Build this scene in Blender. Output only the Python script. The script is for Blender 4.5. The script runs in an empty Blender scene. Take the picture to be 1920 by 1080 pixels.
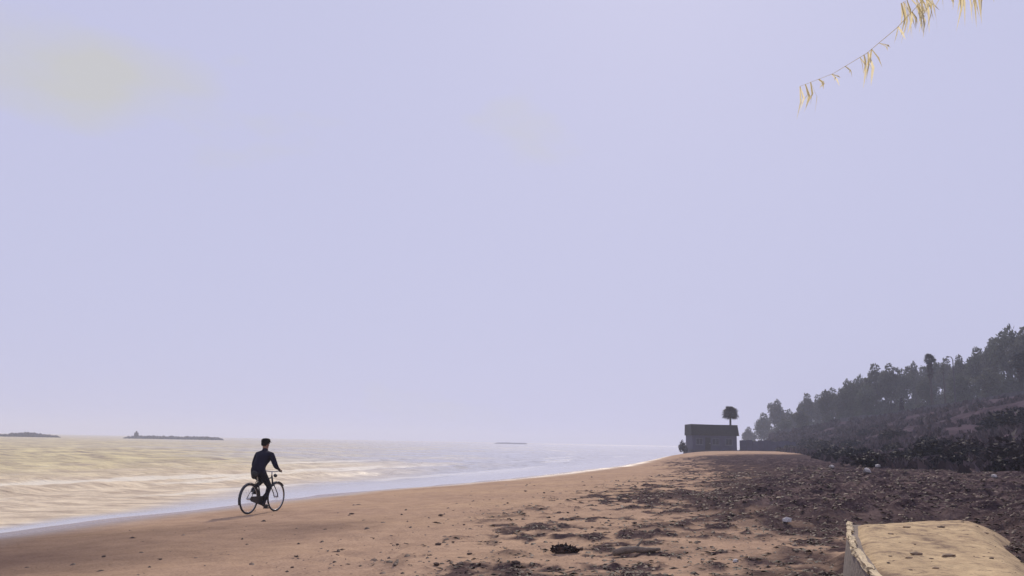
import bpy, bmesh, math, random
import numpy as np
from mathutils import Vector, Matrix

random.seed(7)
SC = bpy.context.scene
COL = SC.collection
R = math.radians

# ------------------------------------------------------------------ camera
FPX, EYE = 1662.0, 2.0                      # focal length in 1920-wide pixels, eye height over the sea
PITCH, ROLL = math.atan(289 / FPX), R(1.09)
_f = np.array([0, math.cos(PITCH), math.sin(PITCH)])
_r0 = np.array([1.0, 0, 0]); _u0 = np.array([0, -math.sin(PITCH), math.cos(PITCH)])
_r = math.cos(ROLL) * _r0 + math.sin(ROLL) * _u0
_u = -math.sin(ROLL) * _r0 + math.cos(ROLL) * _u0
cam = bpy.data.cameras.new('camera'); camo = bpy.data.objects.new('camera', cam); COL.objects.link(camo)
camo.matrix_world = Matrix(((_r[0], _u[0], -_f[0], 0), (_r[1], _u[1], -_f[1], 0), (_r[2], _u[2], -_f[2], EYE), (0, 0, 0, 1)))
cam.sensor_width = 36; cam.lens = 36 * FPX / 1920; cam.clip_start = 0.1; cam.clip_end = 30000
SC.camera = camo
SC.render.resolution_x, SC.render.resolution_y = 1024, 576

# ------------------------------------------------------------------ sky and sun
SUN_AZ, SUN_EL = R(10.5), R(35)             # azimuth to the right of straight ahead (+Y)
w = bpy.data.worlds.new('World'); SC.world = w; w.use_nodes = True
nt = w.node_tree; nt.nodes.clear()
out = nt.nodes.new('ShaderNodeOutputWorld'); bg = nt.nodes.new('ShaderNodeBackground')
sky = nt.nodes.new('ShaderNodeTexSky'); sky.sky_type = 'NISHITA'; sky.sun_disc = False
sky.sun_elevation = SUN_EL; sky.sun_rotation = SUN_AZ; sky.dust_density = 2.0
# thin, even high overcast veiling the blue sky, with faint creamy thinner patches
tc = nt.nodes.new('ShaderNodeTexCoord')
mp = nt.nodes.new('ShaderNodeMapping'); mp.inputs['Scale'].default_value = (1.5, 1.5, 3.5); mp.inputs['Location'].default_value = (3.03, 0.98, -0.27)
no = nt.nodes.new('ShaderNodeTexNoise'); no.inputs['Scale'].default_value = 1.7; no.inputs['Detail'].default_value = 5
rp = nt.nodes.new('ShaderNodeValToRGB'); rp.color_ramp.elements[0].position = 0.595; rp.color_ramp.elements[1].position = 0.74
rp.color_ramp.elements[0].color = (5.55, 5.66, 7.85, 1); rp.color_ramp.elements[1].color = (5.85, 5.85, 6.05, 1)
mx = nt.nodes.new('ShaderNodeMix'); mx.data_type = 'RGBA'; mx.inputs[0].default_value = 0.975
L = nt.links.new
L(tc.outputs['Generated'], mp.inputs['Vector']); L(mp.outputs['Vector'], no.inputs['Vector'])
L(no.outputs['Fac'], rp.inputs['Fac']); L(sky.outputs['Color'], mx.inputs[6]); L(rp.outputs['Color'], mx.inputs[7])
L(mx.outputs[2], bg.inputs['Color']); bg.inputs['Strength'].default_value = 0.1
L(bg.outputs['Background'], out.inputs['Surface'])

sl = bpy.data.lights.new('sun', 'SUN'); sl.energy = 3.0; sl.angle = R(0.6); sl.color = (1.0, 0.89, 0.73)
so = bpy.data.objects.new('sun', sl); COL.objects.link(so)
sd = Vector((math.sin(SUN_AZ) * math.cos(SUN_EL), math.cos(SUN_AZ) * math.cos(SUN_EL), math.sin(SUN_EL)))
so.rotation_euler = sd.to_track_quat('Z', 'Y').to_euler(); so.location = (0, 0, 40)
vs = SC.view_settings; vs.view_transform = 'Standard'; vs.look = 'None'; vs.exposure = 0.0; vs.gamma = 1.0; vs.use_curve_mapping = False
SC.cycles.volume_bounces = 2; SC.cycles.max_bounces = 8; SC.cycles.transparent_max_bounces = 16

# ------------------------------------------------------------------ helpers
def tag(o, label=None, cat=None, group=None, kind=None):
    if label: o['label'] = label
    if cat: o['category'] = cat
    if group: o['group'] = group
    if kind: o['kind'] = kind
    return o

def empty(name, loc=(0, 0, 0), rz=0.0):
    o = bpy.data.objects.new(name, None); COL.objects.link(o); o.location = loc; o.rotation_euler[2] = rz
    o.empty_display_size = 0.2
    return o

def link(name, me, parent=None, loc=None):
    o = bpy.data.objects.new(name, me); COL.objects.link(o)
    if parent: o.parent = parent
    if loc is not None: o.location = loc
    return o

def copy_tree(o, parent=None):
    c = o.copy(); COL.objects.link(c)
    if parent: c.parent = parent
    for ch in list(o.children): copy_tree(ch, c)
    return c

class MB:
    def __init__(s): s.v, s.f, s.m = [], [], []
    def add(s, vs, fs, mi=0):
        n = len(s.v); s.v += [tuple(p) for p in vs]; s.f += [tuple(i + n for i in f) for f in fs]; s.m += [mi] * len(fs); return s
    def box(s, x0, y0, z0, x1, y1, z1, mi=0):
        v = [(x, y, z) for z in (z0, z1) for y in (y0, y1) for x in (x0, x1)]
        return s.add(v, [(0, 2, 3, 1), (4, 5, 7, 6), (0, 1, 5, 4), (2, 6, 7, 3), (0, 4, 6, 2), (1, 3, 7, 5)], mi)
    def tube(s, pts, rad, n=8, closed=False, mi=0, cap=True):
        P = [Vector(p) for p in pts]; k = len(P)
        if not hasattr(rad, '__len__'): rad = [rad] * k
        ref = None; vs = []
        for i, p in enumerate(P):
            if closed: d = P[(i + 1) % k] - P[i - 1]
            else: d = P[min(i + 1, k - 1)] - P[max(i - 1, 0)]
            d.normalize()
            if ref is None: ref = d.orthogonal().normalized()
            ref = (ref - d * ref.dot(d)).normalized(); b = d.cross(ref)
            vs += [p + (ref * math.cos(2 * math.pi * j / n) + b * math.sin(2 * math.pi * j / n)) * rad[i] for j in range(n)]
        fs = []
        for i in range(k if closed else k - 1):
            a, c = i * n, ((i + 1) % k) * n
            fs += [(a + j, a + (j + 1) % n, c + (j + 1) % n, c + j) for j in range(n)]
        if cap and not closed: fs += [tuple(range(n))[::-1], tuple(range((k - 1) * n, k * n))]
        return s.add(vs, fs, mi)
    def blob(s, c, r, seed=0, jit=0.15, sub=1, mi=0):
        bm = bmesh.new(); bmesh.ops.create_icosphere(bm, subdivisions=sub, radius=1.0); rn = random.Random(seed)
        vs = []
        for v in bm.verts:
            q = 1 + rn.uniform(-jit, jit); vs.append((c[0] + v.co.x * r[0] * q, c[1] + v.co.y * r[1] * q, c[2] + v.co.z * r[2] * q))
        bm.verts.index_update(); fs = [tuple(v.index for v in f.verts) for f in bm.faces]; bm.free()
        return s.add(vs, fs, mi)
    def mesh(s, name, mats, smooth=False):
        me = bpy.data.meshes.new(name); me.from_pydata(s.v, [], s.f)
        for m in (mats if isinstance(mats, (list, tuple)) else [mats]): me.materials.append(m)
        me.polygons.foreach_set('material_index', s.m)
        if smooth: me.polygons.foreach_set('use_smooth', [True] * len(s.f))
        me.update(); return me
    def build(s, name, mats, parent=None, smooth=False, loc=None):
        return link(name, s.mesh(name, mats, smooth), parent, loc)

def np_mesh(name, V, F, mat, smooth=False):
    V = np.asarray(V, dtype=np.float32); F = np.asarray(F, dtype=np.int32); k = F.shape[1]
    me = bpy.data.meshes.new(name); me.vertices.add(len(V)); me.vertices.foreach_set('co', V.ravel())
    me.loops.add(F.size); me.loops.foreach_set('vertex_index', F.ravel())
    me.polygons.add(len(F)); me.polygons.foreach_set('loop_start', np.arange(0, F.size, k, dtype=np.int32))
    me.polygons.foreach_set('loop_total', np.full(len(F), k, dtype=np.int32))
    if smooth: me.polygons.foreach_set('use_smooth', np.ones(len(F), dtype=bool))
    me.materials.append(mat); me.update(calc_edges=True); return me

def _hash(i, j, seed):
    h = (i.astype(np.int64) * 374761393 + j.astype(np.int64) * 668265263 + seed * 1442695041) & 0x7fffffff
    h = ((h ^ (h >> 13)) * 1274126177) & 0x7fffffff
    h = ((h ^ (h >> 16)) * 2246822519) & 0x7fffffff
    return (h & 0xffffff) / float(0xffffff)
def vnoise(x, y, seed=0):
    i, j = np.floor(x), np.floor(y); fx, fy = x - i, y - j
    fx = fx * fx * (3 - 2 * fx); fy = fy * fy * (3 - 2 * fy)
    a, b = _hash(i, j, seed), _hash(i + 1, j, seed); c, d = _hash(i, j + 1, seed), _hash(i + 1, j + 1, seed)
    return (a * (1 - fx) + b * fx) * (1 - fy) + (c * (1 - fx) + d * fx) * fy
def fbm(x, y, seed=0, oct=4):
    s = 0; a = 0.5
    for k in range(oct): s = s + a * vnoise(x * 2 ** k + 7.3 * k, y * 2 ** k - 3.1 * k, seed + k); a *= 0.5
    return s / (1 - 0.5 ** oct)
def sstep(a, b, x): t = np.clip((x - a) / (b - a), 0, 1); return t * t * (3 - 2 * t)

# ------------------------------------------------------------------ the lie of the land
SHY = [-80, -20, 0, 18.6, 22.9, 27.7, 32.7, 41.3, 55.4, 81.3, 110, 135, 150, 162, 180, 230, 400, 900, 2500]
SHX = [-24, -16, -13.2, -10.3, -9.1, -7.97, -6.77, -3.23, 1.52, 9.42, 16.8, 23.2, 27.6, 34, 44, 68, 140, 420, 1500]
FTY = [-80, 0, 40, 60, 110, 140, 160, 217, 300, 400, 900, 2500]
FTX = [26, 22, 18.5, 23, 37, 44, 48.5, 60, 84, 146, 440, 1540]
TPY = [-80, 0, 60, 123, 140, 155, 165, 175, 200, 220, 260, 300, 400, 900, 2500]
TPX = [90, 80, 74, 71, 70.4, 69, 68, 67.4, 66, 64.5, 75, 95, 160, 460, 1560]
TPZ = [14, 13.5, 12, 9.8, 9.0, 8.2, 7.85, 7.5, 6.1, 5.0, 3.6, 3.0, 3, 3, 3]
def shore_s(x, y):
    xs = np.interp(y, SHY, SHX); k = (np.interp(y + 2, SHY, SHX) - np.interp(y - 2, SHY, SHX)) / 4
    return (x - xs + 1.1 * (fbm(y * 0.22, y * 0.0 + 2.5, 33, 3) - 0.5)) / np.sqrt(1 + k * k)
def ground_base(x, y):
    s = shore_s(x, y); k = 1 + 5.0 * sstep(70, 150, y)
    zb = np.where(s > 0, 1.3 * (1 - np.exp(-k * np.maximum(s, 0) / 17)), 0.07 * s)
    zb = np.maximum(zb, -1.2)
    xf, xt, zt = np.interp(y, FTY, FTX), np.interp(y, TPY, TPX), np.interp(y, TPY, TPZ)
    t = np.clip((x - xf) / np.maximum(xt - xf, 3), 0, 1); t = 0.55 * t + 0.45 * t * t * (3 - 2 * t)
    z = zb + (zt - zb) * t
    return z + np.where(x > xt + 7, 0.18 * np.clip(x - xt - 7, 0, 50), 0)
def weed_mask(x, y):
    s = shore_s(x, y); n = fbm(x * 0.55, y * 0.30, 11, 4) - 0.5; n2 = fbm(x * 2.3, y * 1.5, 31, 3) - 0.5
    s = s + 6.5 * sstep(30, 90, y)
    m = sstep(10.2, 17.0, s + 8 * n + 5 * n2)
    patch = sstep(0.46, 0.62, 0.5 * fbm(x * 1.2 + 5, y * 0.9, 51, 4) + 0.5 * fbm(x * 4.0, y * 2.6, 53, 3)) * sstep(7.5, 12.5, s) * 0.9
    tongue = np.exp(-((y - 24.6 - 0.12 * np.sin(x * 1.3)) / (0.10 + 0.13 * np.clip(x - 1.3, 0, 6))) ** 2) * sstep(1.2, 2.6, x) * (1 - sstep(9, 13, x))
    return np.clip(np.maximum(np.maximum(m, patch), tongue), 0, 1) * (1 - sstep(88, 118, y))
def mound_mask(x, y):                        # raised, bumpy ground below the bank, coloured darker
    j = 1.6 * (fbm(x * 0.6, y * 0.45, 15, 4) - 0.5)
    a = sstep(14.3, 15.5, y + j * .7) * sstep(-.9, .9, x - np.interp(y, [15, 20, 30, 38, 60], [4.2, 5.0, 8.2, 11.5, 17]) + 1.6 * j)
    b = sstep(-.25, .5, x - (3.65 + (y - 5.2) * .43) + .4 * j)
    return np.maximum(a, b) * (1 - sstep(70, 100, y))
def ground_z(x, y):
    x = np.asarray(x, dtype=float); y = np.asarray(y, dtype=float)
    z = ground_base(x, y); s = shore_s(x, y); wd = weed_mask(x, y)
    land = sstep(1.0, 7, s)
    z = z + land * 0.05 * (fbm(x * 0.5, y * 0.35, 3, 3) - 0.5)
    foot = land * (1 - wd) * (0.055 * (fbm(x * 4.0, y * 3.2, 21, 2) - 0.5) * (0.25 + sstep(5, 9, s)) + 0.035 * (fbm(x * 1.6, y * 1.2, 23, 2) - 0.5))
    xf = np.interp(y, FTY, FTX); bank = sstep(-1, 6, x - xf)
    heap = wd * (0.22 * (fbm(x * 0.9, y * 0.7, 5, 4) - 0.42) + 0.16 * (fbm(x * 4.2, y * 3.4, 9, 3) - 0.5))
    md = mound_mask(x, y) * (1 - bank)
    heap = heap + md * (0.20 + 0.30 * (fbm(x * 1.1, y * 1.0, 17, 3) - 0.5) + 0.16 * (fbm(x * 3.6, y * 3.4, 19, 3) - .5))
    bk = bank * (0.9 * (fbm(x * 0.16, y * 0.12, 13, 4) - 0.5))
    dr = np.clip(x - (3.2 + (y - 5.2) * .44), -.6, 9); sb_ = np.exp(-(np.maximum(dr - .15, 0) / .55) ** 2) * sstep(-.5, 0, dr) * sstep(4, 5, y) * (1 - sstep(10.2, 11.6, y))
    df = (x - (3.58 + (y - 9.6) * 1.75)) ; fb = np.exp(-((y - (10.25 + (x - 4.5) * .55)) / .7) ** 2) * sstep(3.4, 3.9, x) * (1 - sstep(5.4, 6.0, x))
    heap = heap + 0.16 * np.maximum(sb_, fb)
    flat = 1 - np.exp(-(((x + 5.7) / 1.5) ** 2 + ((y - 21.2) / 2.2) ** 2))
    return z + (foot + heap) * flat + bk
def gz(x, y): return float(ground_z(np.array([x]), np.array([y]))[0])
def at(px, py, Y):                           # the point of the scene seen at a picture position, Y metres ahead
    d = _f + (px - 960) / FPX * _r + (540 - py) / FPX * _u
    return Vector((d[0] * Y / d[1], Y, EYE + d[2] * Y / d[1]))
def at_ground(px, py):                       # where that sight line meets the ground
    d = _f + (px - 960) / FPX * _r + (540 - py) / FPX * _u
    Y = 4.0 * 1.004 ** np.arange(1200); X = d[0] * Y / d[1]; Z = EYE + d[2] * Y / d[1]; G_ = ground_z(X, Y)
    i = int(np.argmax(Z <= G_)); return Vector((X[i], Y[i], G_[i]))

# ------------------------------------------------------------------ materials
def nodes(name):
    m = bpy.data.materials.new(name); m.use_nodes = True; t = m.node_tree
    return m, t, t.nodes['Principled BSDF']
def N(t, kind, **kw):
    n = t.nodes.new(kind)
    for k, v in kw.items():
        if k in n.inputs: n.inputs[k].default_value = v
        else: setattr(n, k, v)
    return n
def ramp(t, fac, stops):
    r = t.nodes.new('ShaderNodeValToRGB'); e = r.color_ramp.elements
    while len(e) < len(stops): e.new(0.5)
    for i, (p, c) in enumerate(stops): e[i].position = p; e[i].color = (*c, 1) if len(c) == 3 else c
    t.links.new(fac, r.inputs['Fac']); return r.outputs['Color']
def mixc(t, fac, a, b, mode='MIX'):
    n = t.nodes.new('ShaderNodeMix'); n.data_type = 'RGBA'; n.blend_type = mode
    for sock, v in ((n.inputs[0], fac), (n.inputs[6], a), (n.inputs[7], b)):
        if hasattr(v, 'is_linked'): t.links.new(v, sock)
        elif isinstance(v, (int, float)): sock.default_value = v
        else: sock.default_value = (*v, 1)
    return n.outputs[2]
def noise(t, scale, detail=4, rough=0.5, coord='Object', stretch=None):
    tc = t.nodes.new('ShaderNodeTexCoord'); n = N(t, 'ShaderNodeTexNoise', Scale=scale, Detail=detail, Roughness=rough)
    if stretch:
        mp = t.nodes.new('ShaderNodeMapping'); mp.inputs['Scale'].default_value = stretch
        t.links.new(tc.outputs[coord], mp.inputs['Vector']); t.links.new(mp.outputs['Vector'], n.inputs['Vector'])
    else: t.links.new(tc.outputs[coord], n.inputs['Vector'])
    return n.outputs['Fac']
def bump(t, p, h, strength=0.3, dist=0.02):
    b = N(t, 'ShaderNodeBump', Strength=strength, Distance=dist); t.links.new(h, b.inputs['Height']); t.links.new(b.outputs['Normal'], p.inputs['Normal'])
def simple(name, c, rough=0.7, metal=0.0, var=0.25, scale=6.0, b=0.0, spec=0.5):
    m, t, p = nodes(name)
    lo = tuple(max(0, x * (1 - var)) for x in c); hi = tuple(min(1, x * (1 + var)) for x in c)
    f = noise(t, scale, 5); t.links.new(ramp(t, f, [(0.3, lo), (0.7, hi)]), p.inputs['Base Color'])
    p.inputs['Roughness'].default_value = rough; p.inputs['Metallic'].default_value = metal; p.inputs['Specular IOR Level'].default_value = spec
    if b: bump(t, p, noise(t, scale * 4, 4), b, 0.03)
    return m

def mat_ground():
    m, t, p = nodes('beach_sand'); L = t.links.new
    a = N(t, 'ShaderNodeVertexColor', layer_name='zones'); sp = t.nodes.new('ShaderNodeSeparateColor'); L(a.outputs['Color'], sp.inputs['Color'])
    big = noise(t, 0.22, 4); mid = noise(t, 2.2, 5, 0.6); fine = noise(t, 28, 4, 0.65); speck = noise(t, 11, 3, 0.7)
    sand = ramp(t, big, [(0.30, (0.33, 0.232, 0.164)), (0.50, (0.435, 0.305, 0.20)), (0.70, (0.56, 0.395, 0.232))])
    sand = mixc(t, 0.40, sand, ramp(t, mid, [(0.33, (0.19, 0.12, 0.095)), (0.66, (0.56, 0.385, 0.265))]), 'MIX')
    sand = mixc(t, 0.35, sand, ramp(t, fine, [(0.3, (0.14, 0.09, 0.075)), (0.6, (0.53, 0.365, 0.255))]), 'MIX')
    sand = mixc(t, ramp(t, speck, [(0.66, (0, 0, 0)), (0.73, (0.75, 0.75, 0.75))]), sand, (0.085, 0.055, 0.05))
    weed = ramp(t, noise(t, 7, 6, 0.75), [(0.30, (0.018, 0.013, 0.015)), (0.47, (0.062, 0.044, 0.046)), (0.60, (0.15, 0.108, 0.095)), (0.72, (0.30, 0.22, 0.16))])
    weed2 = ramp(t, noise(t, 1.3, 5, 0.65), [(0.38, (0.028, 0.02, 0.024)), (0.65, (0.135, 0.093, 0.08))])
    weed = mixc(t, 0.5, weed, weed2)
    bank = ramp(t, noise(t, 0.5, 6, 0.7), [(0.35, (0.026, 0.019, 0.024)), (0.52, (0.075, 0.054, 0.066)), (0.68, (0.125, 0.092, 0.104))])
    mm = N(t, 'ShaderNodeMath', operation='MULTIPLY_ADD'); L(mid, mm.inputs[0]); mm.inputs[1].default_value = 0.7; mm.inputs[2].default_value = -0.35
    ad = N(t, 'ShaderNodeMath', operation='ADD', use_clamp=True); L(sp.outputs[0], ad.inputs[0]); L(mm.outputs[0], ad.inputs[1])
    wf = ramp(t, ad.outputs[0], [(0.22, (0, 0, 0)), (0.7, (1, 1, 1))])
    dm = N(t, 'ShaderNodeVertexColor', layer_name='dark_sand'); sand = mixc(t, dm.outputs['Color'], sand, mixc(t, 1.0, sand, (0.36, 0.355, 0.42), 'MULTIPLY'))
    c = mixc(t, wf, sand, weed)
    mound_tone = ramp(t, noise(t, 5, 6, 0.75), [(0.32, (0.014, 0.010, 0.013)), (0.52, (0.055, 0.039, 0.043)), (0.70, (0.19, 0.14, 0.13))])
    mound_tone = mixc(t, ramp(t, noise(t, 0.9, 5, 0.65), [(0.50, (0, 0, 0)), (0.66, (0.75, 0.75, 0.75))]), mound_tone, ramp(t, noise(t, 9, 5, 0.7), [(0.35, (0.085, 0.060, 0.062)), (0.65, (0.25, 0.18, 0.155))]))
    c = mixc(t, a.outputs['Alpha'], c, mound_tone)  # darker tone over the mound zone
    c = mixc(t, sp.outputs[2], c, bank)
    c = mixc(t, sp.outputs[1], c, mixc(t, 0.75, c, (0.56, 0.55, 0.55), 'MULTIPLY'))
    L(c, p.inputs['Base Color'])
    rr = N(t, 'ShaderNodeMapRange'); L(sp.outputs[1], rr.inputs['Value']); rr.inputs['To Min'].default_value = 0.85; rr.inputs['To Max'].default_value = 0.22
    L(rr.outputs[0], p.inputs['Roughness'])
    sr = N(t, 'ShaderNodeMapRange'); L(sp.outputs[1], sr.inputs['Value']); sr.inputs['To Min'].default_value = 0.0; sr.inputs['To Max'].default_value = 0.5
    L(sr.outputs[0], p.inputs['Specular IOR Level'])
    bump(t, p, mixc(t, 0.5, noise(t, 9, 5, 0.65), fine), 0.55, 0.05)
    return m

def mat_sea():
    m, t, p = nodes('sea_water'); L = t.links.new
    a = N(t, 'ShaderNodeVertexColor', layer_name='depth'); sp = t.nodes.new('ShaderNodeSeparateColor'); L(a.outputs['Color'], sp.inputs['Color'])
    n1 = noise(t, 0.28, 7, 0.68, stretch=(0.5, 1.3, 1)); n2 = noise(t, 0.9, 6, 0.7, stretch=(0.55, 1.2, 1))
    deep = ramp(t, n1, [(0.36, (0.27, 0.21, 0.16)), (0.60, (0.68, 0.59, 0.33))])
    shal = ramp(t, n2, [(0.36, (0.40, 0.31, 0.22)), (0.60, (0.76, 0.64, 0.45))])
    c = mixc(t, sp.outputs[0], shal, deep)
    c = mixc(t, sp.outputs[2], (0.40, 0.37, 0.33), c)
    c = mixc(t, sp.outputs[1], c, (0.78, 0.72, 0.58))
    sv = N(t, 'ShaderNodeMapRange'); L(sp.outputs[2], sv.inputs['Value']); sv.inputs['To Min'].default_value = 0.9; sv.inputs['To Max'].default_value = 0.10; L(sv.outputs[0], p.inputs['Specular IOR Level'])
    L(c, p.inputs['Base Color'])
    p.inputs['IOR'].default_value = 1.33
    rr = N(t, 'ShaderNodeMapRange'); L(sp.outputs[2], rr.inputs['Value']); rr.inputs['To Min'].default_value = 0.10; rr.inputs['To Max'].default_value = 0.5
    L(rr.outputs[0], p.inputs['Roughness'])
    tc = t.nodes.new('ShaderNodeTexCoord')
    h1 = noise(t, 1.1, 4, 0.6, stretch=(0.45, 1.0, 1)); h2 = noise(t, 5.0, 4, 0.6, stretch=(0.5, 1.0, 1))
    h = mixc(t, 0.35, h1, h2)
    b = N(t, 'ShaderNodeBump', Distance=0.35); L(h, b.inputs['Height']); L(b.outputs['Normal'], p.inputs['Normal'])
    sb = N(t, 'ShaderNodeMapRange'); L(sp.outputs[2], sb.inputs['Value']); sb.inputs['To Min'].default_value = 0.03; sb.inputs['To Max'].default_value = 0.8
    L(sb.outputs[0], b.inputs['Strength'])
    return m

def mat_leaf(name, a, b, trans=0.25):
    m = bpy.data.materials.new(name); m.use_nodes = True; t = m.node_tree; L = t.links.new; p = t.nodes['Principled BSDF']
    g = t.nodes.new('ShaderNodeNewGeometry')
    c = ramp(t, g.outputs['Random Per Island'], [(0.0, a), (1.0, b)])
    L(c, p.inputs['Base Color']); p.inputs['Roughness'].default_value = 0.65; p.inputs['Specular IOR Level'].default_value = 0.06
    tr = t.nodes.new('ShaderNodeBsdfTranslucent'); L(c, tr.inputs['Color'])
    mx = t.nodes.new('ShaderNodeMixShader'); mx.inputs[0].default_value = trans
    L(p.outputs[0], mx.inputs[1]); L(tr.outputs[0], mx.inputs[2]); L(mx.outputs[0], t.nodes['Material Output'].inputs['Surface'])
    return m

M = {}
M['ground'] = mat_ground(); M['sea'] = mat_sea()
M['leaf'] = mat_leaf('tree_leaf', (0.045, 0.055, 0.040), (0.095, 0.108, 0.075), 0.4)
M['leaf2'] = mat_leaf('tree_leaf_olive', (0.055, 0.060, 0.048), (0.115, 0.12, 0.088), 0.4)
M['scrub'] = mat_leaf('scrub_leaf', (0.006, 0.005, 0.010), (0.024, 0.020, 0.026), 0.08)
M['scrub2'] = mat_leaf('scrub_leaf_brown', (0.010, 0.007, 0.011), (0.045, 0.031, 0.036), 0.08)
M['cover'] = mat_leaf('dry_ground_cover', (0.022, 0.016, 0.021), (0.10, 0.073, 0.082), 0.1)
M['palm'] = mat_leaf('palm_leaf', (0.014, 0.016, 0.013), (0.035, 0.038, 0.028), 0.08)
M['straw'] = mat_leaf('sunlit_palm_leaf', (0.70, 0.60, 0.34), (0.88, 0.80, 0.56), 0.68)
M['bark'] = simple('bark', (0.055, 0.042, 0.036), 0.9, b=0.4)
M['black'] = simple('black_paint', (0.012, 0.012, 0.016), 0.4)
M['rubber'] = simple('rubber', (0.018, 0.017, 0.018), 0.8)
M['steel'] = simple('steel', (0.45, 0.45, 0.46), 0.35, 0.9, var=0.1)
M['jacket'] = simple('navy_jacket', (0.010, 0.009, 0.024), 0.85, spec=0.15, scale=25)
M['trouser'] = simple('black_trousers', (0.010, 0.010, 0.016), 0.85, spec=0.15, scale=25)
M['skin'] = simple('skin', (0.30, 0.17, 0.12), 0.6, var=0.08)
M['hair'] = simple('dark_hair', (0.008, 0.006, 0.006), 0.9, spec=0.1, scale=60)
M['shoe'] = simple('dark_shoe', (0.02, 0.018, 0.018), 0.7)
M['wall_blue'] = simple('blue_grey_render', (0.050, 0.048, 0.085), 0.9, var=0.2, scale=1.2)
M['roof_dark'] = simple('dark_shingle', (0.016, 0.017, 0.014), 0.95, var=0.4, scale=3)
M['wall_pink'] = simple('weathered_pink_render', (0.085, 0.066, 0.068), 0.9, var=0.2, scale=0.8)
M['tile'] = simple('dull_roof_tile', (0.05, 0.042, 0.04), 0.9, var=0.3, scale=3)
M['glass'] = simple('window_glass', (0.03, 0.035, 0.045), 0.15)
M['trim'] = simple('grey_trim', (0.09, 0.09, 0.11), 0.7)
M['concrete'] = simple('weathered_concrete', (0.165, 0.13, 0.108), 0.95, var=0.3, scale=3.5, b=0.5)
M['kerb'] = simple('pale_concrete_edge', (0.54, 0.43, 0.27), 0.95, var=0.22, scale=7, b=0.5)
M['rock'] = simple('breakwater_rock', (0.020, 0.018, 0.020), 0.95, var=0.4, scale=0.4)
M['stone_dark'] = simple('dark_stone', (0.10, 0.07, 0.058), 0.9, var=0.4, scale=12, b=0.4, spec=0.1)
M['stone_pale'] = simple('pale_stone', (0.46, 0.43, 0.41), 0.9, var=0.3, scale=9)
M['stone_mix'] = simple('mixed_pebble', (0.16, 0.115, 0.095), 0.9, var=0.65, scale=5)
M['wood'] = simple('grey_driftwood', (0.20, 0.155, 0.12), 0.9, var=0.35, scale=9, b=0.5)
M['seaweed'] = mat_leaf('dry_seaweed', (0.018, 0.012, 0.014), (0.10, 0.071, 0.062), 0.05)
M['fragment'] = mat_leaf('fragment', (0.09, 0.06, 0.05), (0.40, 0.29, 0.19), 0.0)
M['low_wall'] = simple('dark_low_wall', (0.06, 0.055, 0.065), 0.95, var=0.3, scale=1.5)
def mat_slab():
    m, t, p = nodes('sand_on_slab')
    c = ramp(t, noise(t, 2.6, 6, 0.7), [(0.36, (0.22, 0.155, 0.105)), (0.47, (0.44, 0.32, 0.19)), (0.66, (0.60, 0.45, 0.26))])
    c = mixc(t, ramp(t, noise(t, 6, 4, 0.7, stretch=(0.8, 1.2, 1)), [(0.57, (0, 0, 0)), (0.66, (0.8, 0.8, 0.8))]), c, (0.17, 0.115, 0.085))
    c = mixc(t, ramp(t, noise(t, 26, 4, 0.7), [(0.56, (0, 0, 0)), (0.68, (0.6, 0.6, 0.6))]), c, (0.15, 0.10, 0.08))
    t.links.new(c, p.inputs['Base Color']); p.inputs['Roughness'].default_value = 0.97; p.inputs['Specular IOR Level'].default_value = 0.1
    bump(t, p, noise(t, 14, 5, 0.65), 0.5, 0.04); return m
M['slab'] = mat_slab()

# ------------------------------------------------------------------ ground sheet and sea
def steps(a, b, fn):
    o = [a]
    while o[-1] < b: o.append(o[-1] + fn(o[-1]))
    return np.array(o)
def grid_mesh(name, xs, ys, zf, mat):
    X, Y = np.meshgrid(xs, ys); Z = zf(X.ravel(), Y.ravel())
    V = np.stack([X.ravel(), Y.ravel(), Z], 1); nx, ny = len(xs), len(ys)
    i = (np.arange(ny - 1)[:, None] * nx + np.arange(nx - 1)[None, :]).ravel()
    F = np.stack([i, i + 1, i + nx + 1, i + nx], 1)
    return np_mesh(name, V, F, mat, True), V
def paint(me, name, cols):
    ca = me.color_attributes.new(name, 'FLOAT_COLOR', 'POINT'); ca.data.foreach_set('color', np.asarray(cols, dtype=np.float32).ravel())

gx = np.concatenate([-steps(12, 60, lambda v: 0.08 + (v - 12) * 0.12)[::-1], steps(-11.92, 14, lambda v: 0.08), steps(14.1, 2600, lambda v: 0.1 + (v - 14) * 0.022)])
gy = np.concatenate([steps(-70, 4, lambda v: max(0.15, -v * 0.12)), steps(4.3, 3000, lambda v: max(0.07, 0.0075 * v))])
me, V = grid_mesh('ground', gx, gy, ground_z, M['ground'])
x, y = V[:, 0], V[:, 1]; s = shore_s(x, y)
xf = np.interp(y, FTY, FTX); jag = 5 * (fbm(x * 0.25, y * 0.2, 77, 4) - 0.5)
dark_sand = (1 - sstep(4.5, 9.0, s + 4 * (fbm(x * .35, y * .25, 43, 3) - .5))) * (1 - sstep(13, 22, y + 5 * (fbm(x * .3, y * .3, 45, 2) - .5)))  # sand tinted darker near the water in the foreground
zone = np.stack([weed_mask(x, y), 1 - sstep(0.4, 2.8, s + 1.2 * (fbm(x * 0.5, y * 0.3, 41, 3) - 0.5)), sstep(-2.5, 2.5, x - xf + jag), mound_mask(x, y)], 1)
paint(me, 'zones', zone); paint(me, 'dark_sand', np.stack([dark_sand, dark_sand, dark_sand, np.ones_like(x)], 1))
ground = link('ground', me); tag(ground, 'brown sandy beach rising to a dark scrubby bank on the right', 'beach', kind='structure')

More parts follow.
